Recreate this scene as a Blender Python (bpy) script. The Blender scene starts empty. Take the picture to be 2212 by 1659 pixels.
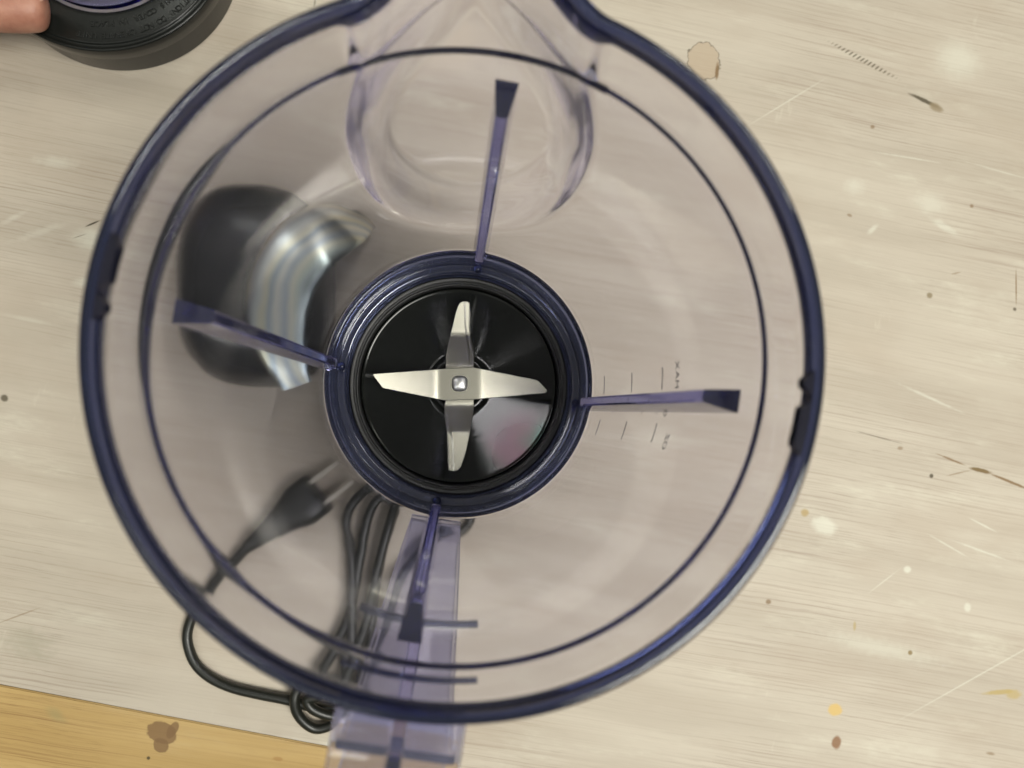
import bpy, bmesh, math, random
import numpy as np
from mathutils import Vector, Matrix
random.seed(3)
S = bpy.context.scene
COL = S.collection
R = math.radians

# ------------------------------------------------------------------ camera
FPX, CX, CY = 1662.0, 1106.0, 829.5          # focal length and centre of a 2212 x 1659 frame
CAM = np.array([-0.0025, -0.0164, 0.385])
F_ = np.array([0.07625, 0.05298, -1.0]); F_ /= np.linalg.norm(F_)
R_ = np.array([1.0, 0, 0]) - F_[0]*F_; R_ /= np.linalg.norm(R_)
U_ = np.cross(-F_, R_)
cd = bpy.data.cameras.new('camera'); cam = bpy.data.objects.new('camera', cd); COL.objects.link(cam)
M = Matrix.Identity(4)
for i in range(3):
    M[i][0], M[i][1], M[i][2], M[i][3] = R_[i], U_[i], -F_[i], CAM[i]
cam.matrix_world = M
cd.sensor_width = 36.0; cd.lens = 36.0*FPX/2212.0
cd.clip_start = 0.01; cd.clip_end = 50
cd.dof.use_dof = True; cd.dof.focus_distance = 0.312; cd.dof.aperture_fstop = 10.5
S.camera = cam

def at(px, py, z=0.0):
    """world point at height z that the 2212 x 1659 photograph shows at (px, py)"""
    d = F_*FPX + R_*(px-CX) - U_*(py-CY)
    t = (z-CAM[2])/d[2]
    return Vector(CAM + d*t)

# ------------------------------------------------------------------ light
W = bpy.data.worlds.new('World'); S.world = W; W.use_nodes = True
bg = W.node_tree.nodes['Background']; bg.inputs[0].default_value = (1.0, .985, 0.86, 1); bg.inputs[1].default_value = 0.235

nt = W.node_tree; tcw = nt.nodes.new('ShaderNodeTexCoord'); sx = nt.nodes.new('ShaderNodeSeparateXYZ'); nt.links.new(tcw.outputs['Generated'], sx.inputs[0])
rw = nt.nodes.new('ShaderNodeValToRGB'); rw.color_ramp.interpolation = 'EASE'
e = rw.color_ramp.elements; e[0].position = .45; e[0].color = (.30, .29, .25, 1); e[1].position = 1.0; e[1].color = (1.30, 1.28, 1.14, 1)
nt.links.new(sx.outputs['Z'], rw.inputs[0]); nt.links.new(rw.outputs[0], bg.inputs[0])
def area(name, loc, aim, sx, sy, power, col, rz=0):
    l = bpy.data.lights.new(name, 'AREA'); l.shape = 'RECTANGLE'; l.size = sx; l.size_y = sy
    l.energy = power; l.color = col
    o = bpy.data.objects.new(name, l); COL.objects.link(o); o.location = loc
    q = (Vector(aim)-Vector(loc)).to_track_quat('-Z', 'Y'); o.rotation_euler = q.to_euler()
    o.rotation_euler.rotate_axis('Z', rz)
    return o
area('ceiling_panel_light', (0.66, -0.46, 1.70), (0, 0, .07), 0.70, 0.70, 33, (1.0, .985, .90), R(20))
area('ceiling_tube_light', (-0.75, -0.65, 1.65), (0, 0, .07), 1.2, 0.16, 3.5, (.97, 1.0, .92), R(35))
area('ceiling_side_light', (-.50, .98, 1.55), (0, 0, .07), 0.24, 0.18, 1.6, (.98, 1.0, .9), R(-30))
area('ceiling_far_light', (0.9, 1.0, 1.9), (0, 0, .07), 0.9, 0.16, 11, (1.0, .99, .89), R(-40))

S.view_settings.view_transform = 'Standard'; S.view_settings.look = 'None'
S.view_settings.exposure = 0.0; S.view_settings.gamma = 1.0
S.render.engine = 'CYCLES'
c = S.cycles
c.max_bounces = 28; c.transmission_bounces = 26; c.glossy_bounces = 12; c.diffuse_bounces = 4
c.transparent_max_bounces = 16; c.volume_bounces = 0
c.caustics_reflective = True; c.caustics_refractive = True; c.blur_glossy = 0.3
c.sample_clamp_indirect = 6.0; c.use_denoising = True
try: c.denoiser = 'OPENIMAGEDENOISE'
except Exception: pass

# ------------------------------------------------------------------ helpers
def smooth(me, ang=35):
    for p in me.polygons: p.use_smooth = True
    try: me.set_sharp_from_angle(angle=R(ang))
    except Exception: pass
def mesh(name, verts, faces, mat, parent=None, ang=35, sm=True):
    me = bpy.data.meshes.new(name)
    me.from_pydata([tuple(float(x) for x in v) for v in verts], [], [tuple(int(i) for i in f) for f in faces])
    me.validate(); me.update()
    bm = bmesh.new(); bm.from_mesh(me); bmesh.ops.recalc_face_normals(bm, faces=bm.faces); bm.to_mesh(me); bm.free()
    if sm: smooth(me, ang)
    o = bpy.data.objects.new(name, me); COL.objects.link(o)
    if mat: me.materials.append(mat)
    if parent: o.parent = parent
    return o
def bmobj(name, bm, mat, parent=None, ang=35):
    bmesh.ops.recalc_face_normals(bm, faces=bm.faces)
    me = bpy.data.meshes.new(name); bm.to_mesh(me); bm.free(); smooth(me, ang)
    o = bpy.data.objects.new(name, me); COL.objects.link(o); me.materials.append(mat)
    if parent: o.parent = parent
    return o
def empty(name, loc, label, cat):
    o = bpy.data.objects.new(name, None); COL.objects.link(o); o.location = loc
    o.empty_display_size = .01
    o['label'] = label; o['category'] = cat
    return o
def keep(o, parent):
    """parent o, whose mesh is in world coordinates, under parent"""
    o.parent = parent; o.matrix_parent_inverse = Matrix.Translation(parent.location).inverted()
    return o
def fillet(pts, r, n=4):
    """round the inner corners of a polyline; r is one radius or one per point"""
    out = []
    for i, p in enumerate(pts):
        rr = r[i] if isinstance(r, (list, tuple)) else r
        if i in (0, len(pts)-1) or rr <= 0: out.append(p); continue
        a, b, c_ = (np.array(q, float) for q in (pts[i-1], p, pts[i+1]))
        u = a-b; v = c_-b; lu, lv = np.linalg.norm(u), np.linalg.norm(v)
        t = min(rr, lu*.45, lv*.45)
        p0 = b+u/lu*t; p1 = b+v/lv*t
        for k in range(n+1):
            s = k/n; out.append(tuple((1-s)**2*p0+2*s*(1-s)*b+s*s*p1))
    return out
def lathe(name, prof, mat, parent=None, n=128, closed=False, ang=35, origin=(0, 0, 0)):
    """turn (r, z) points round the z axis; r = 0 ends are welded to a pole"""
    V, Fc, rings = [], [], []
    for (r, z) in prof:
        if r < 1e-7:
            rings.append([len(V)]); V.append((origin[0], origin[1], origin[2]+z))
        else:
            rings.append(list(range(len(V), len(V)+n)))
            for k in range(n):
                a = 2*math.pi*k/n; V.append((origin[0]+r*math.cos(a), origin[1]+r*math.sin(a), origin[2]+z))
    m = len(rings)
    for i in range(m if closed else m-1):
        A, B = rings[i], rings[(i+1) % m]
        for k in range(n):
            k2 = (k+1) % n
            if len(A) == 1 and len(B) == 1: continue
            if len(A) == 1: Fc.append((A[0], B[k], B[k2]))
            elif len(B) == 1: Fc.append((A[k], B[0], A[k2]))
            else: Fc.append((A[k], B[k], B[k2], A[k2]))
    return mesh(name, V, Fc, mat, parent, ang)
def catmull(P, n=10):
    P = [Vector(p) for p in P]; out = []
    for i in range(len(P)-1):
        p0 = P[max(i-1, 0)]; p1 = P[i]; p2 = P[i+1]; p3 = P[min(i+2, len(P)-1)]
        for k in range(n):
            t = k/n
            out.append(.5*((2*p1)+(p2-p0)*t+(2*p0-5*p1+4*p2-p3)*t*t+(3*p1-p0-3*p2+p3)*t**3))
    out.append(P[-1]); return out
def tube(name, pts, rad, mat, parent=None, seg=12, flat=1.0):
    V, Fc = [], []
    n = len(pts); up = Vector((0, 0, 1))
    for i, p in enumerate(pts):
        t = (pts[min(i+1, n-1)]-pts[max(i-1, 0)]).normalized()
        s = t.cross(up); s = s.normalized() if s.length > 1e-4 else Vector((1, 0, 0)); b = s.cross(t)
        r = rad(i/(n-1)) if callable(rad) else rad
        for k in range(seg):
            a = 2*math.pi*k/seg; V.append(p+s*r*math.cos(a)+b*r*flat*math.sin(a))
    for i in range(n-1):
        for k in range(seg):
            k2 = (k+1) % seg
            Fc.append((i*seg+k, i*seg+k2, (i+1)*seg+k2, (i+1)*seg+k))
    Fc.append(tuple(range(seg))); Fc.append(tuple(range((n-1)*seg, n*seg)))
    return mesh(name, V, Fc, mat, parent, 60)
def sstep(x):
    x = np.clip(x, 0, 1); return x*x*(3-2*x)

# ------------------------------------------------------------------ materials
def newmat(name):
    m = bpy.data.materials.new(name); m.use_nodes = True
    nt = m.node_tree; return m, nt, nt.nodes, nt.links, nt.nodes['Principled BSDF']
def simple(name, col, rough=.5, metal=0, bump=None, spec=.5, coat=0):
    m, nt, N, L, p = newmat(name)
    p.inputs['Base Color'].default_value = (*col, 1); p.inputs['Roughness'].default_value = rough
    p.inputs['Metallic'].default_value = metal; p.inputs['Specular IOR Level'].default_value = spec
    p.inputs['Coat Weight'].default_value = coat
    if bump:
        sc, st, dist = bump
        tc = N.new('ShaderNodeTexCoord'); nz = N.new('ShaderNodeTexNoise'); nz.inputs['Scale'].default_value = sc
        nz.inputs['Detail'].default_value = 6
        L.new(tc.outputs['Object'], nz.inputs['Vector'])
        b = N.new('ShaderNodeBump'); b.inputs['Strength'].default_value = st; b.inputs['Distance'].default_value = dist
        L.new(nz.outputs['Fac'], b.inputs['Height']); L.new(b.outputs[0], p.inputs['Normal'])
        mr = N.new('ShaderNodeMapRange'); mr.inputs[3].default_value = rough*.8; mr.inputs[4].default_value = min(1, rough*1.25)
        L.new(nz.outputs['Fac'], mr.inputs[0]); L.new(mr.outputs[0], p.inputs['Roughness'])
    return m
def clear(name, dens=60, col=(.10, .16, .52), rough=.015, ior=1.5, scratch=True, haze=None):
    m, nt, N, L, p = newmat(name)
    p.inputs['Base Color'].default_value = (1, 1, 1, 1); p.inputs['Transmission Weight'].default_value = 1
    p.inputs['Roughness'].default_value = rough; p.inputs['IOR'].default_value = ior
    if haze: p.inputs['Base Color'].default_value = (*haze[0], 1); p.inputs['Transmission Weight'].default_value = haze[1]
    v = N.new('ShaderNodeVolumeAbsorption'); v.inputs['Color'].default_value = (*col, 1); v.inputs['Density'].default_value = dens
    L.new(v.outputs[0], N['Material Output'].inputs['Volume'])
    if scratch:                                     # fine swirl wear on the moulded plastic
        tc = N.new('ShaderNodeTexCoord'); nz = N.new('ShaderNodeTexNoise')
        nz.inputs['Scale'].default_value = 30; nz.inputs['Detail'].default_value = 2
        L.new(tc.outputs['Object'], nz.inputs['Vector'])
        b = N.new('ShaderNodeBump'); b.inputs['Strength'].default_value = .03; b.inputs['Distance'].default_value = .002
        L.new(nz.outputs['Fac'], b.inputs['Height']); L.new(b.outputs[0], p.inputs['Normal'])
    return m
PLASTIC = clear('clear_bluish_plastic', 13, (.12, .10, .78), .046, 1.46, haze=((.95, .94, 1.0), .986))
RIBM = clear('clear_rib_plastic', 55, (.12, .12, .66), .02, haze=((.52, .53, .78), .962))
NAVY = clear('tinted_thick_plastic', 300, (.10, .14, .42), .05, haze=((.14, .17, .34), .94))
HANDLE = clear('lavender_handle_plastic', 35, (.12, .10, .76), .05, 1.45, haze=((.84, .85, .97), .966))
SEAM = clear('thick_edge_plastic', 1500, (.10, .10, .30), .06, haze=((.10, .10, .18), .90))
def foot_mat():
    m, nt, N, L, p = newmat('navy_tinted_foot_plastic')
    p.inputs['Base Color'].default_value = (.22, .25, .46, 1); p.inputs['Transmission Weight'].default_value = .93
    p.inputs['Roughness'].default_value = .06; p.inputs['IOR'].default_value = 1.55; p.inputs['Coat Weight'].default_value = .9
    p.inputs['Coat Roughness'].default_value = .03
    return m
FOOT = foot_mat()
BLACK = simple('black_plastic', (.012, .013, .012), .28, bump=(900, .12, .0004))
LIDBLACK = simple('black_lid_plastic', (.010, .011, .010), .24, bump=(1500, .10, .0003), spec=.36)
LETTER = simple('embossed_black_plastic', (.012, .013, .012), .6, spec=.4)
RUBBER = simple('black_rubber', (.012, .012, .012), .45, bump=(700, .15, .0003))
CORDM = simple('black_cord_vinyl', (.013, .014, .011), .38, bump=(500, .15, .0003))
BRASS = simple('nickel_prong_metal', (.62, .58, .50), .3, 1)
INK = simple('grey_printed_scale', (.10, .10, .12), .6)

# ------------------------------------------------------------------ workbench
def wood(name, ca, cb, cdark, marks, pore=.5, white=.5):
    m, nt, N, L, p = newmat(name)
    tc = N.new('ShaderNodeTexCoord')
    rot = N.new('ShaderNodeMapping'); rot.inputs['Rotation'].default_value = (0, 0, R(10.7))
    L.new(tc.outputs['Object'], rot.inputs['Vector'])
    wn = N.new('ShaderNodeTexNoise'); wn.inputs['Scale'].default_value = 9; wn.inputs['Detail'].default_value = 3
    L.new(rot.outputs[0], wn.inputs['Vector'])
    wsub = N.new('ShaderNodeVectorMath'); wsub.operation = 'SUBTRACT'; wsub.inputs[1].default_value = (.5, .5, .5)
    L.new(wn.outputs['Color'], wsub.inputs[0])
    wsc = N.new('ShaderNodeVectorMath'); wsc.operation = 'MULTIPLY'; wsc.inputs[1].default_value = (.003, .0042, 0)
    L.new(wsub.outputs[0], wsc.inputs[0])
    grainv = N.new('ShaderNodeVectorMath'); grainv.operation = 'ADD'
    L.new(rot.outputs[0], grainv.inputs[0]); L.new(wsc.outputs[0], grainv.inputs[1])
    def noise(su, sv, det=4, rough=.55, src=grainv):
        mp = N.new('ShaderNodeMapping'); mp.inputs['Scale'].default_value = (su, sv, 1)
        L.new(src.outputs[0], mp.inputs['Vector'])
        n = N.new('ShaderNodeTexNoise'); n.inputs['Scale'].default_value = 1; n.inputs['Detail'].default_value = det
        n.inputs['Roughness'].default_value = rough; L.new(mp.outputs[0], n.inputs['Vector']); return n
    def ramp(sock, a, b, o0=0., o1=1.):
        r = N.new('ShaderNodeMapRange'); r.interpolation_type = 'SMOOTHSTEP'
        r.inputs[1].default_value = a; r.inputs[2].default_value = b; r.inputs[3].default_value = o0; r.inputs[4].default_value = o1
        L.new(sock, r.inputs[0]); return r.outputs[0]
    def mul(a, b):
        n = N.new('ShaderNodeMath'); n.operation = 'MULTIPLY'; L.new(a, n.inputs[0])
        if isinstance(b, float): n.inputs[1].default_value = b
        else: L.new(b, n.inputs[1])
        return n.outputs[0]
    def mix(fac, a, b):
        n = N.new('ShaderNodeMix'); n.data_type = 'RGBA'; L.new(fac, n.inputs[0])
        if isinstance(a, tuple): n.inputs[6].default_value = (*a, 1)
        else: L.new(a, n.inputs[6])
        if isinstance(b, tuple): n.inputs[7].default_value = (*b, 1)
        else: L.new(b, n.inputs[7])
        return n.outputs[2]
    broad = noise(5, 38, 5); col = mix(ramp(broad.outputs['Fac'], .32, .68), ca, cb)
    fine = noise(9, 1150, 4, .62)
    patch = noise(7, 12, 3, .5)
    patchf = ramp(patch.outputs['Fac'], .35, .62, .25, 1.)
    f1 = mul(mul(ramp(fine.outputs['Fac'], .47, .72), patchf), pore)
    col = mix(f1, col, cdark)
    dash = noise(70, 2500, 2, .5)
    f2 = mul(mul(ramp(dash.outputs['Fac'], .60, .72), patchf), pore*.55)
    col = mix(f2, col, tuple(x*.72 for x in cdark))
    cloud = noise(11, 24, 4, .6)
    col = mix(mul(ramp(cloud.outputs['Fac'], .46, .70), white*.85), col, tuple(x*k for x, k in zip(ca, (.90, .84, .80))))
    wash = noise(13, 46, 6, .65); wfine = noise(120, 420, 3, .6)
    f3 = mul(mul(ramp(wash.outputs['Fac'], .52, .74), ramp(wfine.outputs['Fac'], .3, .7, .3, 1.)), white)
    col = mix(f3, col, (.70, .68, .56))
    rub = noise(60, 18, 4, .7)                         # thin pale rub marks across the grain
    f4 = mul(ramp(rub.outputs['Fac'], .66, .76), white*.55); col = mix(f4, col, (.74, .72, .60))
    # single marks: (x, y, rx, ry, angle, softness, wobble, colour, strength[, ring])
    n1 = N.new('ShaderNodeTexNoise'); n1.inputs['Scale'].default_value = 260; n1.inputs['Detail'].default_value = 3
    L.new(tc.outputs['Object'], n1.inputs['Vector'])
    for mk in marks:
        x, y, rx, ry, ang, soft, wob, cc, st = mk[:9]
        mp = N.new('ShaderNodeMapping'); mp.vector_type = 'TEXTURE'
        mp.inputs['Location'].default_value = (x, y, 0); mp.inputs['Rotation'].default_value = (0, 0, ang)
        mp.inputs['Scale'].default_value = (rx, ry, 1)
        L.new(tc.outputs['Object'], mp.inputs['Vector'])
        ln = N.new('ShaderNodeVectorMath'); ln.operation = 'LENGTH'; L.new(mp.outputs[0], ln.inputs[0])
        ad = N.new('ShaderNodeMath'); ad.operation = 'MULTIPLY_ADD'
        L.new(n1.outputs['Fac'], ad.inputs[0]); ad.inputs[1].default_value = wob; L.new(ln.outputs['Value'], ad.inputs[2])
        off = wob*.5
        f = ramp(ad.outputs[0], 1-soft+off, 1+soft*.3+off, 1., 0.)
        if len(mk) > 9:
            g = ramp(ad.outputs[0], 1-mk[9]-soft+off, 1-mk[9]+off, 0., 1.)
            f = mul(f, g)
        if len(mk) > 10:                               # broken into dots along its length
            wv = N.new('ShaderNodeTexWave'); wv.inputs['Scale'].default_value = mk[10]; wv.inputs['Distortion'].default_value = 1.5
            mp2 = N.new('ShaderNodeMapping'); mp2.vector_type = 'TEXTURE'; mp2.inputs['Rotation'].default_value = (0, 0, ang-R(25))
            L.new(tc.outputs['Object'], mp2.inputs['Vector']); L.new(mp2.outputs[0], wv.inputs['Vector'])
            f = mul(f, ramp(wv.outputs['Fac'], .5, .8))
        f = mul(f, float(st)*(.75 if cc[0] > .7 else 1.)); col = mix(f, col, cc)
    L.new(col, p.inputs['Base Color'])
    p.inputs['Roughness'].default_value = .55; p.inputs['Specular IOR Level'].default_value = .35
    bp = N.new('ShaderNodeBump'); bp.inputs['Strength'].default_value = .25; bp.inputs['Distance'].default_value = .0004
    L.new(fine.outputs['Fac'], bp.inputs['Height']); L.new(bp.outputs[0], p.inputs['Normal'])
    return m
PX = .385/1662
DK = (.06, .045, .02); BR = (.20, .12, .05); WH = (.74, .75, .64)
def mk(px, py, rx, ry, deg, soft, wob, colr, st, *ex):
    q = at(px, py); return (q.x, q.y, rx*PX, ry*PX, R(-deg), soft, wob, colr, st, *ex)
marks = [
    mk(2070, 130, 62, 52, 20, .8, .5, WH, .42), mk(1845, 403, 28, 22, 0, .9, .9, WH, .35), mk(2010, 440, 48, 30, 10, .9, 1., WH, .35),
    mk(1885, 495, 18, 7, -40, .8, .8, WH, .5), mk(2040, 490, 40, 10, 30, .7, .8, WH, .45), mk(1780, 1135, 33, 22, 20, .45, .6, WH, .6),
    mk(1960, 1230, 10, 9, 0, .5, .3, WH, .7), mk(2090, 1312, 9, 12, 0, .5, .3, WH, .6), mk(1900, 1400, 160, 22, 14, .9, .9, WH, .38),
    mk(90, 500, 70, 9, -20, .9, 1.3, WH, .3), mk(195, 515, 40, 26, 0, .8, .6, WH, .5), mk(180, 610, 26, 12, 0, .8, .6, WH, .45),
    mk(30, 470, 34, 7, -30, .9, 1., WH, .35), mk(120, 350, 55, 14, 5, .9, .9, WH, .4), mk(60, 690, 60, 6, 12, .8, .6, WH, .3),
    mk(1960, 340, 90, 2.2, 8, .7, .9, WH, .5), mk(2160, 370, 80, 2.2, 14, .7, .9, WH, .4), mk(1700, 220, 120, 2.2, -32, .7, .4, WH, .45),
    mk(2130, 1450, 260, 2.2, -26, .7, .3, WH, .45), mk(2010, 860, 90, 4, 24, .8, .8, WH, .5), mk(2125, 1135, 40, 2.6, 27, .7, .6, WH, .6),
    mk(1910, 1255, 50, 2, -35, .7, .9, WH, .4), mk(2050, 1180, 60, 2.5, 30, .7, .8, WH, .5), mk(2120, 1190, 70, 3, 20, .7, 1., WH, .5),
    mk(300, 1560, 30, 3, 60, .8, .8, (.30, .24, .14), .3), mk(60, 1390, 60, 40, 20, .95, 1.4, (.36, .33, .25), .55), mk(40, 1330, 50, 2, -20, .7, .4, BR, .5),
    # the dotted row of dents and the gouge at its end
    mk(1865, 130, 100, 7, 27, .5, .3, DK, .75, 2.0, 150), mk(1998, 218, 46, 5.5, 24, .5, .7, DK, .9), mk(2022, 232, 20, 11, 30, .5, .5, (.26, .2, .12), .85),
    # round flaked patch by the rim
    mk(1520, 132, 37, 46, -10, .12, .75, (.42, .31, .20), .55), mk(1520, 132, 38, 47, -10, .05, .75, DK, .7, .06), mk(1549, 155, 5, 24, 5, .5, .7, BR, .9),
    mk(1492, 205, 14, 14, 0, .6, .5, (.34, .25, .18), .5),
    # crack at the right
    mk(2055, 993, 42, 2.6, 22, .5, .8, BR, .8), mk(2118, 1016, 32, 5.5, 13, .5, .8, (.16, .10, .03), .95), mk(2180, 1040, 60, 3.6, 22, .5, .8, BR, .9),
    mk(2070, 1022, 36, 1.8, -12, .5, .9, BR, .55), mk(2012, 1028, 5.5, 6, 0, .5, .4, DK, .9), mk(1900, 945, 60, 1.8, 15, .5, .9, DK, .5), mk(1945, 968, 8, 5, 0, .6, .6, BR, .6),
    mk(2195, 620, 2, 46, 2, .5, .4, BR, .8), mk(2192, 668, 5, 5, 0, .5, .4, DK, .8), mk(2008, 638, 8, 8, 0, .5, .5, (.22, .17, .09), .85), mk(1885, 274, 6, 5, 0, .5, .4, BR, .7),
    mk(1835, 465, 7, 4, 20, .5, .5, BR, .6), mk(2099, 445, 5, 5, 0, .5, .5, BR, .7), mk(2065, 590, 14, 2, -12, .5, .8, BR, .5),
    mk(1738, 1107, 11, 10, 0, .6, .6, (.38, .26, .08), .75), mk(1660, 1300, 7, 6, 0, .5, .4, BR, .8), mk(1846, 1353, 4, 12, 5, .6, .5, (.4, .3, .12), .7),
    mk(1966, 1410, 6, 6, 0, .5, .4, (.2, .13, .03), .85), mk(1804, 1533, 18, 14, 0, .35, .5, (.62, .42, .12), .85), mk(1807, 1604, 12, 15, 0, .35, .5, (.22, .1, .035), .9),
    mk(2160, 1495, 44, 6, -3, .5, .5, (.42, .31, .10), .8), mk(2190, 1500, 20, 12, 0, .5, .6, (.44, .33, .12), .7), mk(2140, 1628, 12, 4, 10, .6, .7, BR, .6),
    mk(10, 860, 8, 9, -50, .5, .5, DK, .8), mk(190, 620, 3, 3, 0, .5, .4, BR, .6), mk(200, 483, 18, 2.2, -25, .5, .3, (.04, .03, .012), .95), mk(172, 510, 16, 1.3, -20, .5, .3, DK, .5),
    mk(590, 150, 14, 2, -60, .5, .8, DK, .45), mk(680, 5, 3, 12, 5, .6, .8, DK, .5), mk(460, 235, 40, 9, -33, .8, .6, (.30, .22, .17), .5),
]
stripmarks = [mk(350, 1583, 32, 22, 25, .10, .5, (.20, .115, .05), .85), mk(347, 1610, 17, 15, 40, .12, .5, (.20, .115, .05), .85), mk(372, 1578, 10, 20, 30, .15, .4, (.20, .115, .05), .85),
              mk(320, 1638, 4, 4, 0, .4, .3, DK, .9), mk(600, 1640, 12, 5, 10, .5, .5, (.33, .17, .05), .6), mk(120, 1545, 26, 14, 40, .9, .9, (.33, .27, .12), .6), mk(170, 1500, 50, 3, 10, .6, .8, (.25, .2, .1), .5)]
TABLE = wood('whitewashed_oak_top', (.450, .393, .318), (.530, .472, .388), (.30, .232, .178), marks, .72, .42)
STRIP = wood('yellow_beech_edge', (.43, .285, .105), (.52, .36, .15), (.25, .14, .05), stripmarks, .9, .08)

def slab(name, corners, z0, z1, mat, bev=.0006):
    bm = bmesh.new()
    lo = [bm.verts.new((x, y, z0)) for x, y in corners]; hi = [bm.verts.new((x, y, z1)) for x, y in corners]
    bm.faces.new(hi); bm.faces.new(lo[::-1]); n = len(corners)
    for i in range(n): bm.faces.new((lo[i], lo[(i+1) % n], hi[(i+1) % n], hi[i]))
    bmesh.ops.bevel(bm, geom=bm.edges[:], offset=bev, segments=2, affect='EDGES')
    return bmobj(name, bm, mat)
A = at(0, 1478.5); B = at(735, 1617.5); d = (B-A); d.z = 0; d.normalize(); nrm = Vector((d.y, -d.x, 0))
if nrm.y > 0: nrm = -nrm
def sp(s, t): v = A+d*s+nrm*t; return (v.x, v.y)
top = slab('workbench_top', [sp(-.75, 0), sp(1.05, 0), sp(1.05, -.95), sp(-.75, -.95)], -.03, 0, TABLE, .0004)
top['kind'] = 'structure'; top['label'] = 'whitewashed worn oak workbench top under the jar'
st = slab('edge_strip', [sp(-.75, .085), sp(1.05, .085), sp(1.05, .0005), sp(-.75, .0005)], -.034, -.0003, STRIP, .0005)
st.parent = top; st['label'] = 'yellow beech edge strip with a brown stain'

# ------------------------------------------------------------------ the jar
jar = empty('blender_jar', (0, 0, 0), 'clear bluish plastic blender jar standing open on the workbench, blades at its bottom', 'blender jar')
ZB, ZR, ZT = .083, .2115, .2292
def r_in(z): return .0518+(z-ZB)*(.0693-.0518)/(ZR-ZB)
SP = R(88.0)
rel = np.concatenate([np.linspace(-math.pi, -R(42), 200, endpoint=False), np.linspace(-R(42), R(42), 190, endpoint=False), np.linspace(R(42), math.pi, 200, endpoint=False)])
def bulge(a, z, grow):
    """outward swell of the pouring spout at arc offset a (m) and height z"""
    w = .0325-.0066*sstep((z-.180)/.045); zc = .180; rz = .0745
    q = np.sqrt((a/w)**2+(np.clip(zc-z, 0, 1)/rz)**2)
    s = w*(1-q)+grow
    h = np.clip(z-.106, 0, 1); up = sstep((z-.15)/.07)
    D = .0050+.0140*h/.123+.003*sstep((z-.195)/.034)
    x = np.clip(s/(.010+.023*up), 0, 1)
    bead = .0011*np.exp(-((s-.0035)/.0026)**2)*(grow > 0)*sstep((.212-z)/.06)       # thick moulded edge on the outside
    return D*sstep(x)+bead
def spouted(name, pf, rf, kout, mat, ang=50):
    """closed profile turned round the axis, swollen outward at the spout; points from the fillet of pf[kout] on lie on the outer face"""
    P = fillet(pf+[pf[0]], rf+[0], 3)[:-1]
    Q = []
    for i, p in enumerate(P):
        Q.append(p); q = P[(i+1) % len(P)]
        L_ = math.hypot(q[0]-p[0], q[1]-p[1])
        n = int(L_/.0016) if L_ > .02 else (5 if L_ > .004 and p[1] > .1 else 1)
        for k in range(1, n): Q.append((p[0]+(q[0]-p[0])*k/n, p[1]+(q[1]-p[1])*k/n))
    Q = np.array(Q); nP = len(Q)
    mid = np.array([pf[kout]]); st = int(np.argmin(np.abs(Q-mid).sum(1))); outer = np.arange(nP) >= st
    V = []; nT = len(rel)
    for k in range(nT):
        a = rel[k]; arc = a*(.0515+(Q[:, 1]-.083)*.138)
        b = bulge(arc, Q[:, 1], np.where(outer, .0020, 0.0)); b = np.where(Q[:, 1] > .1, b, 0)
        flat = sstep((.0300-np.abs(arc))/.004)*(~outer)*(name == 'jar_wall')*(Q[:, 1] > .20)*sstep((Q[:, 0]-.0690)/.0013)      # no ledge inside the spout
        b = b-flat*.00125
        r = Q[:, 0]+b; t = SP+a
        V.append(np.stack([r*math.cos(t), r*math.sin(t), Q[:, 1]], -1))
    V = np.concatenate(V); Fc = []
    for k in range(nT):
        k2 = (k+1) % nT
        for i in range(nP):
            j = (i+1) % nP; Fc.append((k*nP+i, k2*nP+i, k2*nP+j, k*nP+j))
    return mesh(name, V, Fc, mat, jar, ang)
wall = spouted('jar_wall', [(.0518, .0833), (.0691, .2119), (.0705, .2111), (.0727, .2253), (.0748, .2253), (.0545, .0833)],
               [.0003, .0003, .0003, .0002, .0002, .0003], 4, PLASTIC)
rim = spouted('rim', [(.0734, .2256), (.0737, .2284), (.0742, .2292), (.0754, .2292), (.0761, .2284), (.0761, .2272), (.0754, .2256)],
              [.0002, .001, .0008, .0006, .0006, .0008, .0003], 3, NAVY)
foot = lathe('foot_ring', fillet([(.0455, .0620), (.0456, .0716), (.0464, .0724), (.0491, .0719), (.0496, .0764), (.0511, .0772), (.0518, .0832), (.0544, .0832),
              (.0546, .0785), (.0540, .0745), (.0518, .0728), (.0497, .0722), (.0497, .0620)], [0, .0008, .0010, .0006, .0012, .0010, .0003, .0003, .002, .0012, .0008, .0006, 0], 4), FOOT, jar, 192, closed=True)

def arcbar(name, r0, r1, z0, z1, a0, a1, mat, parent, n=48, b=.0003):
    """closed bar of rounded square section along an arc"""
    sec = fillet([(r0, z0), (r1, z0), (r1, z1), (r0, z1), (r0, z0)], b, 2)
    sec = [(r0+b, z0), (r1-b, z0), (r1, z0+b), (r1, z1-b), (r1-b, z1), (r0+b, z1), (r0, z1-b), (r0, z0+b)]
    m = len(sec); V, Fc = [], []
    for k in range(n+1):
        a = a0+(a1-a0)*k/n
        for (r, z) in sec: V.append((r*math.cos(a), r*math.sin(a), z))
    for k in range(n):
        for i in range(m):
            j = (i+1) % m; Fc.append((k*m+i, (k+1)*m+i, (k+1)*m+j, k*m+j))
    Fc.append(tuple(range(m))); Fc.append(tuple(range(n*m, n*m+m)))
    return mesh(name, V, Fc, mat, parent, 30)
arcbar('spout_bar', .0694, .0705, .2104, .2122, SP-R(26.5), SP+R(26.5), SEAM, jar)

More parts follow.
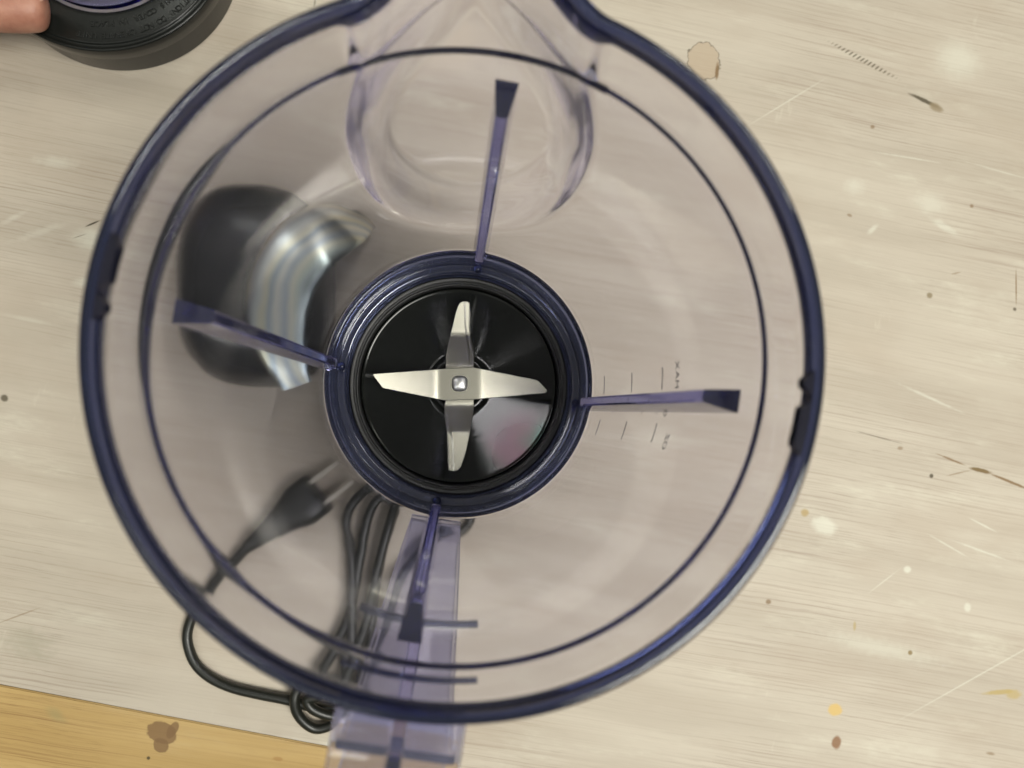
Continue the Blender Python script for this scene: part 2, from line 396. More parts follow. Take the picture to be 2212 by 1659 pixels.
# inner ribs: triangular prisms along the wall
def rib(ang):
    V = []; zs = np.linspace(.0800, .2025, 24)
    ux, uy = math.cos(ang), math.sin(ang); tx, ty = -uy, ux
    for z in zs:
        f = (z-zs[0])/(zs[-1]-zs[0])
        rw = r_in(z)-.00012; dep = .0052+.0042*f; hw = .0029
        if z < .090: dep *= .62+.38*(z-.080)/.010
        for (rr, s) in ((rw, hw), (rw-dep*.06, hw), (rw-dep*.95, .0016), (rw-dep, .0010), (rw-dep, -.0010), (rw-dep*.95, -.0016), (rw-dep*.06, -hw), (rw, -hw)):
            rr2 = min(rr, math.sqrt(max(rw*rw-s*s, 0)))
            V.append((ux*rr2+tx*s, uy*rr2+ty*s, z))
    m = 8; n = len(zs); Fc = []
    for k in range(n-1):
        for i in range(m):
            j = (i+1) % m; Fc.append((k*m+i, k*m+j, (k+1)*m+j, (k+1)*m+i))
    Fc.append(tuple(range(m))); Fc.append(tuple(range((n-1)*m, n*m)))
    return mesh('rib', V, Fc, RIBM, jar, 25)
RIBS = [at(1095, 180, .2025), at(1595, 867, .2025), at(380, 672, .2025), at(884, 1387, .2025)]
for q in RIBS:
    an = math.atan2(q.y, q.x); rib(an)
    bm = bmesh.new(); bmesh.ops.create_icosphere(bm, subdivisions=3, radius=.0016)
    bmesh.ops.translate(bm, verts=bm.verts, vec=(.0476*math.cos(an), .0476*math.sin(an), .0738))
    bmobj('rib_foot', bm, NAVY, jar)

# lid lock tabs inside the rim
def tab(px0, py0, px1, py1, z0, z1, dep):
    q0 = at(px0, py0, .2286); q1 = at(px1, py1, .2286)
    a0 = math.atan2(q0.y, q0.x); a1 = math.atan2(q1.y, q1.x)
    if a1-a0 > math.pi: a1 -= 2*math.pi
    if a0-a1 > math.pi: a1 += 2*math.pi
    n = 24; V, Fc = [], []
    for k in range(n+1):
        s = k/n; a = a0+(a1-a0)*s
        dd = dep*min(1, s/.10, (1-s)/.10)
        if .56 < s < .80: dd *= .15+.85*abs((s-.68)/.12)**2
        dd = max(dd, .0003)
        for (z, f) in ((z0, 1), (z1, 1)):
            ri = .0735+(z-.2256)*.1-.0001
            V.append(((ri-dd)*math.cos(a), (ri-dd)*math.sin(a), z)); V.append((ri*math.cos(a), ri*math.sin(a), z))
    for k in range(n):
        o = 4*k
        for (i, j) in ((0, 1), (1, 3), (3, 2), (2, 0)): Fc.append((o+i, o+j, o+4+j, o+4+i))
    Fc.append((0, 1, 3, 2)); Fc.append((4*n, 4*n+1, 4*n+3, 4*n+2))
    return mesh('lock_tab', V, Fc, SEAM, jar, 30)
tab(238, 500, 205, 690, .2262, .2287, .0022)
tab(1728, 985, 1755, 800, .2262, .2287, .0022)

# handle: I section swept from the lower wall out and up to the rim
HA = math.atan2(*reversed((lambda q: (q.x, q.y))(at(893, 1400, .20))))
def handle():
    path = [(.0570, .0800), (.0625, .0835), (.0715, .0950), (.0830, .1160), (.0930, .1450), (.0985, .1780), (.0985, .2020), (.0935, .2160), (.0850, .2195), (.0768, .2180)]
    pts = catmull([Vector((p[0], 0, p[1])) for p in path], 6)
    n = len(pts); V, Fc = [], []
    for i, p in enumerate(pts):
        t = (pts[min(i+1, n-1)]-pts[max(i-1, 0)]).normalized(); nn = Vector((t.z, 0, -t.x))   # outward normal
        s = i/(n-1)
        hw = .0100+.0032*sstep(s/.5); h = .0045+.0030*sstep(s/.35)
        ft = .0011; ww = .0014
        sec = [(-hw, h), (hw, h), (hw, h-2*ft), (ww, h-2*ft), (ww, -h+2*ft), (hw, -h+2*ft), (hw, -h), (-hw, -h), (-hw, -h+2*ft), (-ww, -h+2*ft), (-ww, h-2*ft), (-hw, h-2*ft)]
        for (y, o) in sec:
            q = p+nn*o
            rmin = max(.0003+.0550+(q.z-.083)*.1385, .0553)
            if q.z > .2235: rmin = .0764
            x = max(q.x, math.sqrt(max(rmin*rmin-y*y, 1e-9)))
            V.append((x, y, q.z))
    m = 12
    for k in range(n-1):
        for i in range(m):
            j = (i+1) % m; Fc.append((k*m+i, k*m+j, (k+1)*m+j, (k+1)*m+i))
    Fc.append(tuple(range(m))); Fc.append(tuple(range((n-1)*m, n*m)))
    o = mesh('handle', V, Fc, HANDLE, jar, 30)
    o.rotation_euler = (0, 0, HA)
    bv = o.modifiers.new('bevel', 'BEVEL'); bv.width = .0005; bv.segments = 2; bv.limit_method = 'ANGLE'; bv.angle_limit = R(50)
    return o
handle()
# handle mounts on the wall: two thin collars and the web between them
arcbar('handle_mount', .0693, .0712, .1820, .1836, HA-R(13), HA+R(13), NAVY, jar)
arcbar('handle_mount', .0738, .0750, .2096, .2109, HA-R(12), HA+R(12), NAVY, jar)

# black screw-on base with gasket, plate and blades
base = lathe('base_collar', fillet([(0, .001), (.0480, .001), (.0500, .0), (.0548, .0), (.0556, .004), (.0556, .052), (.0552, .0700), (.0540, .0716), (.0506, .0716), (.0502, .0700), (.0502, .0606), (.0440, .0606), (.0, .0606)],
             [0, .001, .001, .001, .002, .004, .001, .001, .0006, .0006, .0006, 0, 0], 3), BLACK, jar, 160)
SEAL = RUBBER
seal = lathe('seal_ring', fillet([(.0408, .0612), (.0408, .0662), (.0418, .0672), (.0426, .0664), (.0434, .0672), (.0446, .0674), (.0452, .0664), (.0452, .0612)], [0, .0005, .0004, .0004, .0004, .0005, .0005, 0], 3), SEAL, base, 160, closed=True)

def plate_mat():
    m, nt, N, L, p = newmat('glossy_black_plate')
    p.inputs['Base Color'].default_value = (.006, .007, .006, 1); p.inputs['Roughness'].default_value = .10
    tc = N.new('ShaderNodeTexCoord'); ln = N.new('ShaderNodeVectorMath'); ln.operation = 'LENGTH'; L.new(tc.outputs['Object'], ln.inputs[0])
    # turned rings
    mp = N.new('ShaderNodeMath'); mp.operation = 'MULTIPLY'; mp.inputs[1].default_value = 2600; L.new(ln.outputs['Value'], mp.inputs[0])
    nz = N.new('ShaderNodeTexNoise'); nz.noise_dimensions = '1D'; nz.inputs['Scale'].default_value = 1; nz.inputs['Detail'].default_value = 4
    L.new(mp.outputs[0], nz.inputs['W'])
    b = N.new('ShaderNodeBump'); b.inputs['Strength'].default_value = .085; b.inputs['Distance'].default_value = .0003
    L.new(nz.outputs['Fac'], b.inputs['Height']); L.new(b.outputs[0], p.inputs['Normal'])
    # thin film added for the rainbow glint: slow colour bands in whatever it mirrors
    n2 = N.new('ShaderNodeTexNoise'); n2.inputs['Scale'].default_value = 38; n2.inputs['Detail'].default_value = 1.5
    L.new(tc.outputs['Object'], n2.inputs['Vector'])
    mr = N.new('ShaderNodeMapRange'); mr.inputs[1].default_value = .015; mr.inputs[2].default_value = .040; mr.inputs[3].default_value = 0; mr.inputs[4].default_value = 1150
    L.new(ln.outputs['Value'], mr.inputs[0])
    ad = N.new('ShaderNodeMath'); ad.operation = 'MULTIPLY_ADD'; ad.inputs[1].default_value = 620; L.new(n2.outputs['Fac'], ad.inputs[0]); L.new(mr.outputs[0], ad.inputs[2])
    p.inputs['IOR'].default_value = 1.36
    q = N.new('ShaderNodeBsdfPrincipled'); q.inputs['Base Color'].default_value = (.006, .007, .006, 1); q.inputs['Roughness'].default_value = .10; q.inputs['IOR'].default_value = 1.42
    L.new(b.outputs[0], q.inputs['Normal']); L.new(ad.outputs[0], q.inputs['Thin Film Thickness']); q.inputs['Thin Film IOR'].default_value = 1.22
    mp = N.new('ShaderNodeMapping'); mp.vector_type = 'TEXTURE'; mp.inputs['Location'].default_value = (.0235, -.0255, .066); mp.inputs['Scale'].default_value = (.016, .013, .03); mp.inputs['Rotation'].default_value = (0, 0, R(45))
    L.new(tc.outputs['Object'], mp.inputs['Vector']); l2 = N.new('ShaderNodeVectorMath'); l2.operation = 'LENGTH'; L.new(mp.outputs[0], l2.inputs[0])
    ms = N.new('ShaderNodeMapRange'); ms.interpolation_type = 'SMOOTHSTEP'; ms.inputs[1].default_value = .30; ms.inputs[2].default_value = 1.35; ms.inputs[3].default_value = 1; ms.inputs[4].default_value = 0
    L.new(l2.outputs['Value'], ms.inputs[0])
    mx = N.new('ShaderNodeMixShader'); L.new(ms.outputs[0], mx.inputs[0]); L.new(p.outputs[0], mx.inputs[1]); L.new(q.outputs[0], mx.inputs[2]); L.new(mx.outputs[0], N['Material Output'].inputs['Surface'])
    return m
plate = lathe('blade_plate', fillet([(.0406, .0612), (.0406, .0655), (.0398, .0663), (.0390, .0660), (.0130, .0706), (.0110, .0722), (.0092, .0722), (.0086, .0708), (.0052, .0708), (.0048, .0752), (0, .0752)],
              [0, .0004, .0004, .0006, .002, .0008, .0006, .0005, .0005, .0004, 0], 4), plate_mat(), base, 192)

def steel():
    m, nt, N, L, p = newmat('brushed_steel_blade')
    p.inputs['Metallic'].default_value = 1; p.inputs['Base Color'].default_value = (.45, .435, .375, 1); p.inputs['Roughness'].default_value = .3
    tc = N.new('ShaderNodeTexCoord'); mp = N.new('ShaderNodeMapping'); mp.inputs['Scale'].default_value = (300, 1500, 300); L.new(tc.outputs['Object'], mp.inputs['Vector'])
    nz = N.new('ShaderNodeTexNoise'); nz.inputs['Scale'].default_value = 1; nz.inputs['Detail'].default_value = 4; L.new(mp.outputs[0], nz.inputs['Vector'])
    b = N.new('ShaderNodeBump'); b.inputs['Strength'].default_value = .012; b.inputs['Distance'].default_value = .0001
    L.new(nz.outputs['Fac'], b.inputs['Height']); L.new(b.outputs[0], p.inputs['Normal'])
    p.inputs['Roughness'].default_value = .27
    return m
STEEL = steel()
UB = .0000700                                     # metres per pixel of the enlarged blade crop
def blade(name, outline, zf, th, z0):
    """flat outline (crop pixels from the rivet) cut into strips along its length, bent by zf"""
    pts = [((x-830)*UB, -(y-850)*UB) for x, y in outline]
    bm = bmesh.new(); f = bm.faces.new([bm.verts.new((x, y, 0)) for x, y in pts])
    horiz = max(abs(x) for x, y in pts) > max(abs(y) for x, y in pts)
    for s in np.arange(-.034, .0345, .001):
        g = bm.verts[:]+bm.edges[:]+bm.faces[:]
        bmesh.ops.bisect_plane(bm, geom=g, plane_co=(s, 0, 0) if horiz else (0, s, 0), plane_no=(1, 0, 0) if horiz else (0, 1, 0))
    g = bmesh.ops.extrude_face_region(bm, geom=bm.faces[:])
    top = {v for v in g['geom'] if isinstance(v, bmesh.types.BMVert)}
    for v in bm.verts:
        zz = z0+zf(v.co.x, v.co.y); edge = 0
        v.co.z = zz+(th if v in top else 0)
    o = bmobj(name, bm, STEEL, base, 28)
    bv = o.modifiers.new('bevel', 'BEVEL'); bv.width = .00022; bv.segments = 2; bv.limit_method = 'ANGLE'; bv.angle_limit = R(50)
    return o
def fold(u, pts):
    xs, ys = zip(*pts); u = abs(u)
    # softened fold: average over a short span
    return float(np.mean([np.interp(u+k*.0006, xs, ys) for k in (-1.5, -1, -.5, 0, .5, 1, 1.5)]))
zl = lambda x, y: fold(x, [(0, 0), (.0090, 0), (.0345, .0078)]) if x < 0 else fold(x, [(0, 0), (.0085, 0), (.0345, -.0046)])
def zv(x, y):
    if y > 0: return fold(y, [(0, 0), (.0070, 0), (.0205, -.0056), (.0345, -.0016)])
    return fold(y, [(0, 0), (.0085, 0), (.0190, -.0056), (.0345, -.0066)])
blade('cross_blade', [(350, 806), (360, 800), (750, 764), (910, 757), (1275, 824), (1292, 834), (1340, 886), (1330, 902), (1100, 924), (910, 941), (740, 946), (405, 881)], zl, .0011, .0775)
def vout():
    return [(820, 395), (835, 376), (852, 371), (876, 372), (888, 384), (886, 500), (890, 560), (905, 640), (911, 690), (911, 1000), (893, 1120), (868, 1240), (840, 1325), (824, 1346), (800, 1353), (776, 1350), (765, 1340), (766, 1220), (755, 1120), (746, 1020), (748, 850), (750, 690), (765, 600), (786, 520), (805, 440)]
blade('cross_blade', vout(), zv, .0011, .0762)
# ground bevels along the cutting edges: narrow raised strips
def groundedge(poly, zf, z0):
    pts = [((x-830)*UB, -(y-850)*UB) for x, y in poly]; n = len(pts)//2
    V, Fc = [], []
    for i in range(n):
        (x0, y0), (x1, y1) = pts[i], pts[2*n-1-i]
        V += [(x0, y0, z0+zf(x0, y0)+.00016), (x1, y1, z0+zf(x1, y1)-.0007), (x1, y1, z0+zf(x1, y1)-.0011), (x0, y0, z0+zf(x0, y0)-.0003)]
    for i in range(n-1):
        for (a, b) in ((0, 1), (1, 2), (2, 3), (3, 0)): Fc.append((4*i+a, 4*i+b, 4*i+4+b, 4*i+4+a))
    Fc.append((0, 1, 2, 3)); Fc.append((4*n-4, 4*n-3, 4*n-2, 4*n-1))
    return mesh('ground_edge', V, Fc, STEEL, base, 30)
groundedge([(855, 378), (856, 440), (858, 500), (866, 560), (876, 620), (882, 680), (880, 740), (913, 740), (914, 680), (908, 636), (893, 556), (890, 500), (891, 440), (888, 378)], zv, .0774)
groundedge([(802, 1350), (800, 1290), (798, 1220), (790, 1150), (782, 1090), (778, 1030), (776, 960), (744, 960), (743, 1030), (751, 1096), (758, 1156), (762, 1220), (762, 1290), (766, 1346)], zv, .0774)
bm = bmesh.new(); bmesh.ops.create_uvsphere(bm, u_segments=32, v_segments=16, radius=1)
for v in bm.verts:
    x, y, z = v.co
    n4 = (abs(x)**3.2+abs(y)**3.2)**(1/3.2); n2 = math.hypot(x, y)
    if n4 > 1e-6: k = n2/n4; x *= k*.96+.04; y *= k*.96+.04
    v.co = (x*.0032, y*.0032, .0785+z*.0017)
bmobj('rivet', bm, simple('rivet_steel', (.74, .74, .72), .36, 1), base, 40)

# printed scale on the outer wall
def wallpt(a, z, off=.00006):
    r = .0545+(z-.083)*(.0722-.0545)/(.2100-.083)+off
    return (r*math.cos(a), r*math.sin(a), z)
def tick(px, py0, py1, z, V, Fc, hz=.00030):
    a0 = math.atan2(at(px, py0, z).y, at(px, py0, z).x); a1 = math.atan2(at(px, py1, z).y, at(px, py1, z).x)
    n = 8; o = len(V)
    for k in range(n+1):
        a = a0+(a1-a0)*k/n
        V += [wallpt(a, z-hz), wallpt(a, z+hz), wallpt(a, z+hz, .00012), wallpt(a, z-hz, .00012)]
    for k in range(n):
        for (i, j) in ((0, 1), (1, 2), (2, 3), (3, 0)): Fc.append((o+4*k+i, o+4*k+j, o+4*k+4+j, o+4*k+4+i))
    Fc.append((o, o+1, o+2, o+3)); Fc.append((o+4*n, o+4*n+1, o+4*n+2, o+4*n+3))
def zfor(px, py):
    lo, hi = .085, .205
    for _ in range(40):
        mid = (lo+hi)/2; q = at(px, py, mid)
        if math.hypot(q.x, q.y) > math.hypot(*wallpt(0, mid)[:2]): lo = mid
        else: hi = mid
    return lo
V, Fc = [], []
for (px, a, b) in ((1316, 812, 852), (1377, 805, 849), (1444, 793, 843)): tick(px, a, b, zfor(px, (a+b)/2), V, Fc)
for (px, a, b) in ((1302, 908, 946), (1360, 912, 957), (1426, 917, 963)): tick(px, a, b, zfor(px, (a+b)/2), V, Fc)
for (px, a, b) in ((1338, 862, 896), (1371, 868, 892), (1401, 864, 898), (1433, 872, 898)): tick(px, a, b, zfor(px, (a+b)/2), V, Fc, .0002)
mesh('scale_marks', V, Fc, INK, jar, 30)
def glyph(ch, size):
    cu = bpy.data.curves.new('glyph', 'FONT'); cu.body = ch; cu.size = size; cu.align_x = 'CENTER'; cu.extrude = .00005; cu.resolution_u = 3
    ob = bpy.data.objects.new('glyph', cu); me = bpy.data.meshes.new_from_object(ob)
    v = [tuple(p.co) for p in me.vertices]; f = [tuple(p.vertices) for p in me.polygons]
    bpy.data.objects.remove(ob); bpy.data.curves.remove(cu); bpy.data.meshes.remove(me)
    return v, f
def walltext(txt, px, py0, py1, V, Fc, size):
    z = zfor(px, (py0+py1)/2); a0 = math.atan2(at(px, py0, z).y, at(px, py0, z).x); a1 = math.atan2(at(px, py1, z).y, at(px, py1, z).x)
    for i, ch in enumerate(txt):
        a = a0+(a1-a0)*(i+.5)/len(txt); v, f = glyph(ch, size); o = len(V)
        for (x, y, w) in v: V.append(wallpt(a+x/.064, z-size*.35+y, .00010+w))
        Fc += [tuple(o+j for j in q) for q in f]
V, Fc = [], []
walltext('MAX', 1477, 842, 778, V, Fc, .0036)
walltext('OZ', 1452, 978, 938, V, Fc, .0036)
walltext('C0', 1452, 905, 868, V, Fc, .0034)
mesh('scale_lettering', V, Fc, INK, jar, 30, sm=False)

# ------------------------------------------------------------------ dark appliance part standing behind the jar's left wall
def housing():
    q = [at(372, 600, .03), at(690, 640, .03)]
    cx, cy = -.0985, .050
    bm = bmesh.new(); n = 72; secs = []
    for (s, z, e) in ((.96, .0, 2.7), (1.03, .003, 2.7), (1.03, .022, 2.7), (1.0, .028, 2.7), (.93, .034, 2.6), (.80, .039, 2.5), (.62, .0415, 2.4), (.42, .0428, 2.3), (.20, .0432, 2.2), (.0, .0433, 2.2)):
        if s == 0: secs.append([bm.verts.new((cx, cy, z))]); continue
        row = []
        for k in range(n):
            a = 2*math.pi*k/n; ca, sa = math.cos(a), math.sin(a)
            rr = 1/((abs(ca)**e+abs(sa)**e)**(1/e))
            row.append(bm.verts.new((cx+.034*s*rr*ca, cy+.047*s*rr*sa, z)))
        secs.append(row)
    bm.faces.new(secs[0])
    for A_, B_ in zip(secs, secs[1:]):
        for k in range(n):
            k2 = (k+1) % n
            if len(B_) == 1: bm.faces.new((A_[k], A_[k2], B_[0]))
            else: bm.faces.new((A_[k], A_[k2], B_[k2], B_[k]))
    m, nt, N, L, p = newmat('glossy_black_housing')
    p.inputs['Base Color'].default_value = (.010, .012, .011, 1); p.inputs['Roughness'].default_value = .24
    tc = N.new('ShaderNodeTexCoord'); nz = N.new('ShaderNodeTexNoise'); nz.inputs['Scale'].default_value = 34; nz.inputs['Detail'].default_value = 2; L.new(tc.outputs['Object'], nz.inputs['Vector'])
    mr = N.new('ShaderNodeMapRange'); mr.inputs[1].default_value = .25; mr.inputs[2].default_value = .75; mr.inputs[3].default_value = 120; mr.inputs[4].default_value = 1000; L.new(nz.outputs['Fac'], mr.inputs[0])
    p.inputs['IOR'].default_value = 1.4
    b2 = N.new('ShaderNodeBump'); b2.inputs['Strength'].default_value = .03; b2.inputs['Distance'].default_value = .001; L.new(nz.outputs['Fac'], b2.inputs['Height']); L.new(b2.outputs[0], p.inputs['Normal'])
    o = bmobj('motor_housing', bm, m, None, 40)
    o['label'] = 'dark glossy appliance housing on the bench, seen through the left wall of the jar'; o['category'] = 'appliance housing'
    # curved satin metal band added over the housing, lamp glare painted in as streaks
    m, nt, N, L, p = newmat('painted_glare_metal')
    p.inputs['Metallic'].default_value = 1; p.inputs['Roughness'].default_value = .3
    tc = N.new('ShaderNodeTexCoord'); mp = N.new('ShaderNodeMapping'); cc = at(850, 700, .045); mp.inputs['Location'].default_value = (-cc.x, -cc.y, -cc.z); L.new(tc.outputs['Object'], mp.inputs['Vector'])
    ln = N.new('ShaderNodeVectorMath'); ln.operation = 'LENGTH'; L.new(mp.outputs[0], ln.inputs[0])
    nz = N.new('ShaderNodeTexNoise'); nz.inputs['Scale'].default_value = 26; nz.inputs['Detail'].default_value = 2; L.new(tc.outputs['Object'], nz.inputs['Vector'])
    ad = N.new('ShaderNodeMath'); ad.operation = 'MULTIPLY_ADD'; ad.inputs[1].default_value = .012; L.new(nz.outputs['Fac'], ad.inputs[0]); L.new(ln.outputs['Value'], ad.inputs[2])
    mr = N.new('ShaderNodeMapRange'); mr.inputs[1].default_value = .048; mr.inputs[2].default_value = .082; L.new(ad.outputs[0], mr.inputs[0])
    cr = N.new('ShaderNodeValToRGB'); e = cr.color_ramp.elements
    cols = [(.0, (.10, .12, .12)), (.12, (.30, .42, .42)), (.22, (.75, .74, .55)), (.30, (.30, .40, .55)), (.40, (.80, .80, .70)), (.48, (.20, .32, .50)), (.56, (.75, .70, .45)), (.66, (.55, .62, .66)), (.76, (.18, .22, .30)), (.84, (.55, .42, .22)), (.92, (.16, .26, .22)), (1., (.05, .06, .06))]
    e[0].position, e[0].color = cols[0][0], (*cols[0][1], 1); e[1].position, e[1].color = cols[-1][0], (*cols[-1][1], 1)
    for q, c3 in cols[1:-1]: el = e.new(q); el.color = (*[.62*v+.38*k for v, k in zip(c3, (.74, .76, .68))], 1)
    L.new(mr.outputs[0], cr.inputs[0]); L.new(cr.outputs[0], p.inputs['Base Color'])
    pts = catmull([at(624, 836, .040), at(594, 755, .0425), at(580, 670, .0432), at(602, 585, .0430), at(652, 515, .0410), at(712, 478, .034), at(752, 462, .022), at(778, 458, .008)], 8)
    tube('glare_band', pts, lambda t: .0150*math.sin(math.pi*min(max(t, .05), .95))**.4, m, o, 24, .15)
    return o
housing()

# ------------------------------------------------------------------ power cord and plug
cord = empty('power_cord', at(560, 1490), 'black power cord with two-pin plug, coiled on the bench below the jar handle', 'power cord')
def cpts(l): return catmull([at(x, y, z) for x, y, z in l], 8)
CR = .0024
main = [(520, 1195, .008), (488, 1232, .006), (466, 1262, .004), (452, 1292, .003), (425, 1318, .003), (409, 1350, .003), (405, 1385, .003), (420, 1430, .003), (452, 1462, .003), (500, 1485, .003), (560, 1500, .003), (620, 1512, .003),
        (680, 1528, .003), (735, 1530, .004), (770, 1500, .005), (790, 1420, .005), (800, 1320, .004), (815, 1220, .004), (835, 1150, .005), (845, 1112, .006), (825, 1090, .008), (800, 1100, .009), (780, 1150, .008),
        (765, 1240, .008), (745, 1350, .008), (705, 1430, .008), (650, 1480, .008), (636, 1515, .008), (648, 1550, .006), (682, 1574, .004), (722, 1562, .004), (745, 1530, .009), (752, 1440, .010), (750, 1330, .010), (748, 1230, .009), (735, 1150, .009), (748, 1105, .010), (790, 1066, .006), (850, 1050, .003)]
keep(tube('cord', cpts(main), CR, CORDM, None, 12), cord)
l2 = [(860, 1060, .004), (830, 1160, .012), (805, 1260, .012), (780, 1380, .011), (740, 1470, .011), (690, 1502, .011), (664, 1512, .011), (676, 1532, .010), (712, 1546, .008), (742, 1544, .006), (765, 1515, .012), (820, 1400, .014), (860, 1280, .012), (930, 1200, .006), (1000, 1165, .003), (1020, 1125, .003), (1000, 1080, .003)]
keep(tube('cord', cpts(l2), CR, CORDM, None, 12), cord)
# plug: tapered body, strain relief, two blades
pa = at(672, 1078, .009); pb = at(515, 1200, .008)
ax = (pb-pa); ax.z = 0; Lp = ax.length; ax.normalize(); sd = Vector((-ax.y, ax.x, 0))
V, Fc = [], []
prof = [(0, .0105, .0062), (.02, .0112, .0068), (.25, .0112, .0070), (.42, .0085, .0066), (.55, .0070, .0058), (.72, .0052, .0046), (.9, .0036, .0034), (1.0, .0030, .0028)]
for (s, w, h) in prof:
    for k in range(24):
        a = 2*math.pi*k/24; ca, sa = math.cos(a), math.sin(a); e = 4 if s < .5 else 2.6
        rr = 1/((abs(ca)**e+abs(sa)**e)**(1/e))
        V.append(pa+ax*(s*Lp)+sd*(w*rr*ca)+Vector((0, 0, h*rr*sa-.0012*(1-s))))
for i in range(len(prof)-1):
    for k in range(24):
        k2 = (k+1) % 24; Fc.append((i*24+k, i*24+k2, (i+1)*24+k2, (i+1)*24+k))
Fc.append(tuple(range(24))); Fc.append(tuple(range((len(prof)-1)*24, len(prof)*24)))
keep(mesh('plug_body', V, Fc, CORDM, None, 40), cord)
for s in (-1, 1):
    bm = bmesh.new(); bmesh.ops.create_cube(bm, size=1)
    for v in bm.verts:
        x, y, z = v.co; tp = .7 if x > 0 else 1
        q = pa-ax*(.0165*(x+.5)-.0008)+sd*(s*.0063+y*.0016*tp)+Vector((0, 0, z*.0064*tp-.0005)); v.co = q
    bmesh.ops.bevel(bm, geom=bm.edges[:], offset=.0003, segments=2, affect='EDGES')
    keep(bmobj('prong', bm, BRASS), cord)

# ------------------------------------------------------------------ lid
lc = at(240, -124, .014); LX, LY = lc.x, lc.y
lid = empty('jar_lid', (LX, LY, 0), 'round black plastic lid with raised warning lettering, lying beside the jar under a thumb', 'lid')
keep(lathe('lid_ring', [(r, z) for r, z in fillet([(.0390, .0040), (.0390, .0215), (.0400, .0243), (.0415, .0250), (.0550, .0250), (.0556, .0240), (.0566, .0240), (.0578, .0252), (.0588, .0246), (.0590, .0215), (.0580, .0150), (.0572, .0145), (.0566, .0), (.0530, .0), (.0530, .0040)],
     [0, .001, .001, .001, .0006, .0004, .0004, .0008, .0008, .001, .001, .001, .001, .001, 0], 3)], LIDBLACK, None, 160, closed=True, origin=(LX, LY, 0)), lid)
V, Fc = [], []
def ringtext(txt, r, a0, step, size, first):
    for i, ch in enumerate(txt):
        if ch == ' ': continue
        th = -R(a0+(i-first)*step)          # image angle grows clockwise
        rad = Vector((math.cos(th), math.sin(th), 0)); tan = Vector((math.sin(th), -math.cos(th), 0))
        v, f = glyph(ch, size); o = len(V)
        for (x, y, w) in v:
            p = rad*(r-size*.35+y)+tan*x; V.append((LX+p.x, LY+p.y, .0252+w*4))
        Fc.extend(tuple(o+j for j in q) for q in f)
ringtext('CAUTION: DO NOT OPERATE UNIT', .0517, 41, 2.42, .0038, 3)
ringtext('WITHOUT THIS COVER IN PLACE', .0460, 43.5, 2.75, .0037, 8)
keep(mesh('lettering', V, Fc, LETTER, None, 30, sm=False), lid)
capm = clear('clear_blue_cap_plastic', 160, (.15, .2, .75), .05, 1.5)
cap = lathe('measuring_cap', fillet([(0, .0210), (.0250, .0210), (.0300, .0222), (.0330, .0226), (.0372, .0226), (.0384, .0236), (.0386, .0262), (.0376, .0270), (.0355, .0266), (.0340, .0250), (.0, .0245)],
      [0, .002, .001, .001, .001, .0006, .0008, .0008, .001, .001, 0], 3), capm, None, 128, origin=(LX, LY, 0))
cap['label'] = 'clear bluish measuring cap set into the middle of the black lid'; cap['category'] = 'measuring cap'

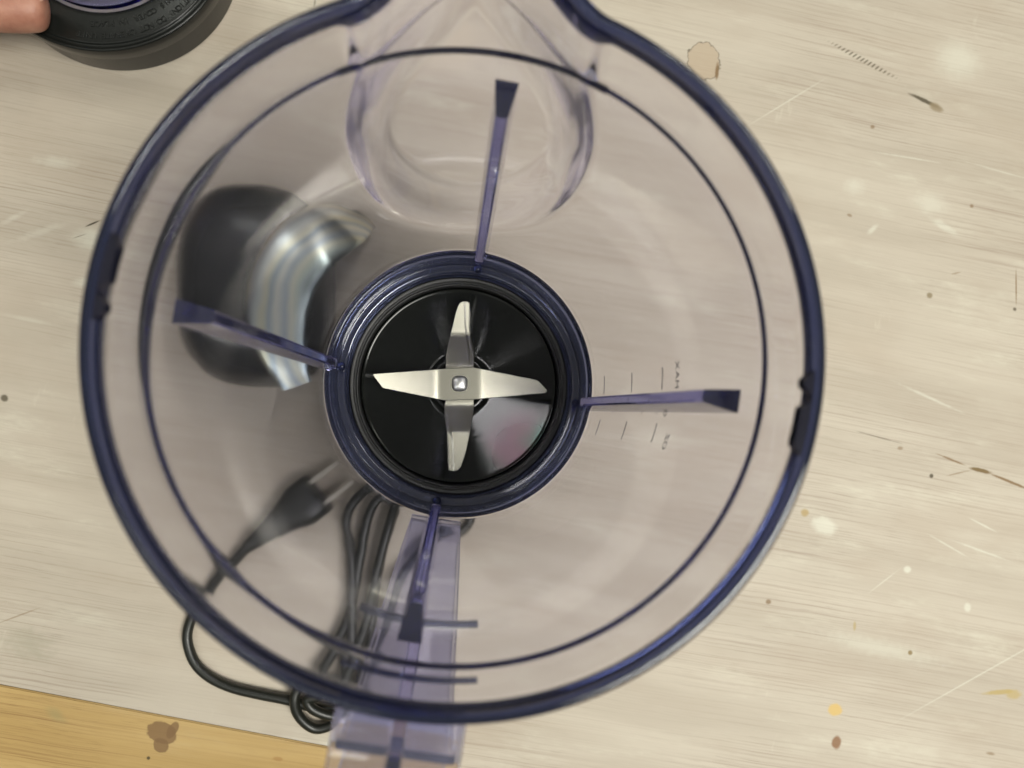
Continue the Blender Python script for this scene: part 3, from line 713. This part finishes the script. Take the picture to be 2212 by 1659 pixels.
# ------------------------------------------------------------------ hand
def skin_mat():
    m, nt, N, L, p = newmat('skin')
    tc = N.new('ShaderNodeTexCoord'); nz = N.new('ShaderNodeTexNoise'); nz.inputs['Scale'].default_value = 140; nz.inputs['Detail'].default_value = 4
    L.new(tc.outputs['Object'], nz.inputs['Vector'])
    cr = N.new('ShaderNodeValToRGB'); cr.color_ramp.elements[0].color = (.33, .135, .09, 1); cr.color_ramp.elements[1].color = (.45, .225, .155, 1)
    cr.color_ramp.elements[0].position = .3; cr.color_ramp.elements[1].position = .7
    L.new(nz.outputs['Fac'], cr.inputs[0]); L.new(cr.outputs[0], p.inputs['Base Color'])
    p.inputs['Roughness'].default_value = .5; p.inputs['Subsurface Weight'].default_value = .15; p.inputs['Subsurface Radius'].default_value = (.004, .0015, .0008)
    n2 = N.new('ShaderNodeTexNoise'); n2.inputs['Scale'].default_value = 900; n2.inputs['Detail'].default_value = 3; L.new(tc.outputs['Object'], n2.inputs['Vector'])
    b = N.new('ShaderNodeBump'); b.inputs['Strength'].default_value = .25; b.inputs['Distance'].default_value = .0004; L.new(n2.outputs['Fac'], b.inputs['Height']); L.new(b.outputs[0], p.inputs['Normal'])
    return m
def hand():
    T = lambda px, py, z: at(px, py, z)
    # joints: wrist, palm knots, thumb and four fingers curled over the far edge of the lid
    vs = [T(-620, -120, .055), T(-470, -110, .052), T(-330, -110, .052)]
    rd = [.024, .024, .022]; ed = [(0, 1), (1, 2)]
    def chain(start, pts, rads):
        prev = start
        for p, r in zip(pts, rads):
            vs.append(p); rd.append(r); ed.append((prev, len(vs)-1)); prev = len(vs)-1
        return prev
    chain(1, [T(-330, 20, .050), T(-170, 22, .045), T(-60, 14, .040), T(30, 18, .0375), T(82, 22, .0362), T(108, 27, .0350)], [.0150, .0120, .0108, .0112, .0102, .0076])
    for k, (dy, ln) in enumerate(((-60, 1.0), (-130, 1.08), (-200, 1.0), (-265, .82))):
        b0 = T(-230, -70+dy*.75, .055)
        chain(2, [b0, T(-230+120*ln, -70+dy*1.0, .058), T(-230+210*ln, -76+dy*1.05, .050), T(-230+255*ln, -80+dy*1.07, .036)], [.0115, .0095, .0085, .0068])
    me = bpy.data.meshes.new('person'); me.from_pydata([tuple(v) for v in vs], ed, []); me.update()
    o = bpy.data.objects.new('person', me); COL.objects.link(o)
    sk = o.modifiers.new('skin', 'SKIN'); sk.use_smooth_shade = True
    for i, v in enumerate(me.skin_vertices[0].data): v.radius = (rd[i], rd[i]); v.use_root = (i == 0)
    sb = o.modifiers.new('sub', 'SUBSURF'); sb.levels = 2; sb.render_levels = 2
    o['label'] = 'hand reaching in from the corner, thumb pressed on the black lid'; o['category'] = 'person'
    SK = skin_mat(); me.materials.append(SK)
    # thumbnail
    c0 = T(90, -14, .0435)
    bm = bmesh.new(); bmesh.ops.create_uvsphere(bm, u_segments=20, v_segments=10, radius=1)
    for v in bm.verts: v.co = (c0.x-.004+v.co.x*.0062, c0.y+.001+v.co.y*.0046, c0.z-.0012+v.co.z*.0012)
    nail = bmobj('thumbnail', bm, simple('thumbnail_keratin', (.45, .26, .19), .35))
    nail.parent = o
    return o
hand()
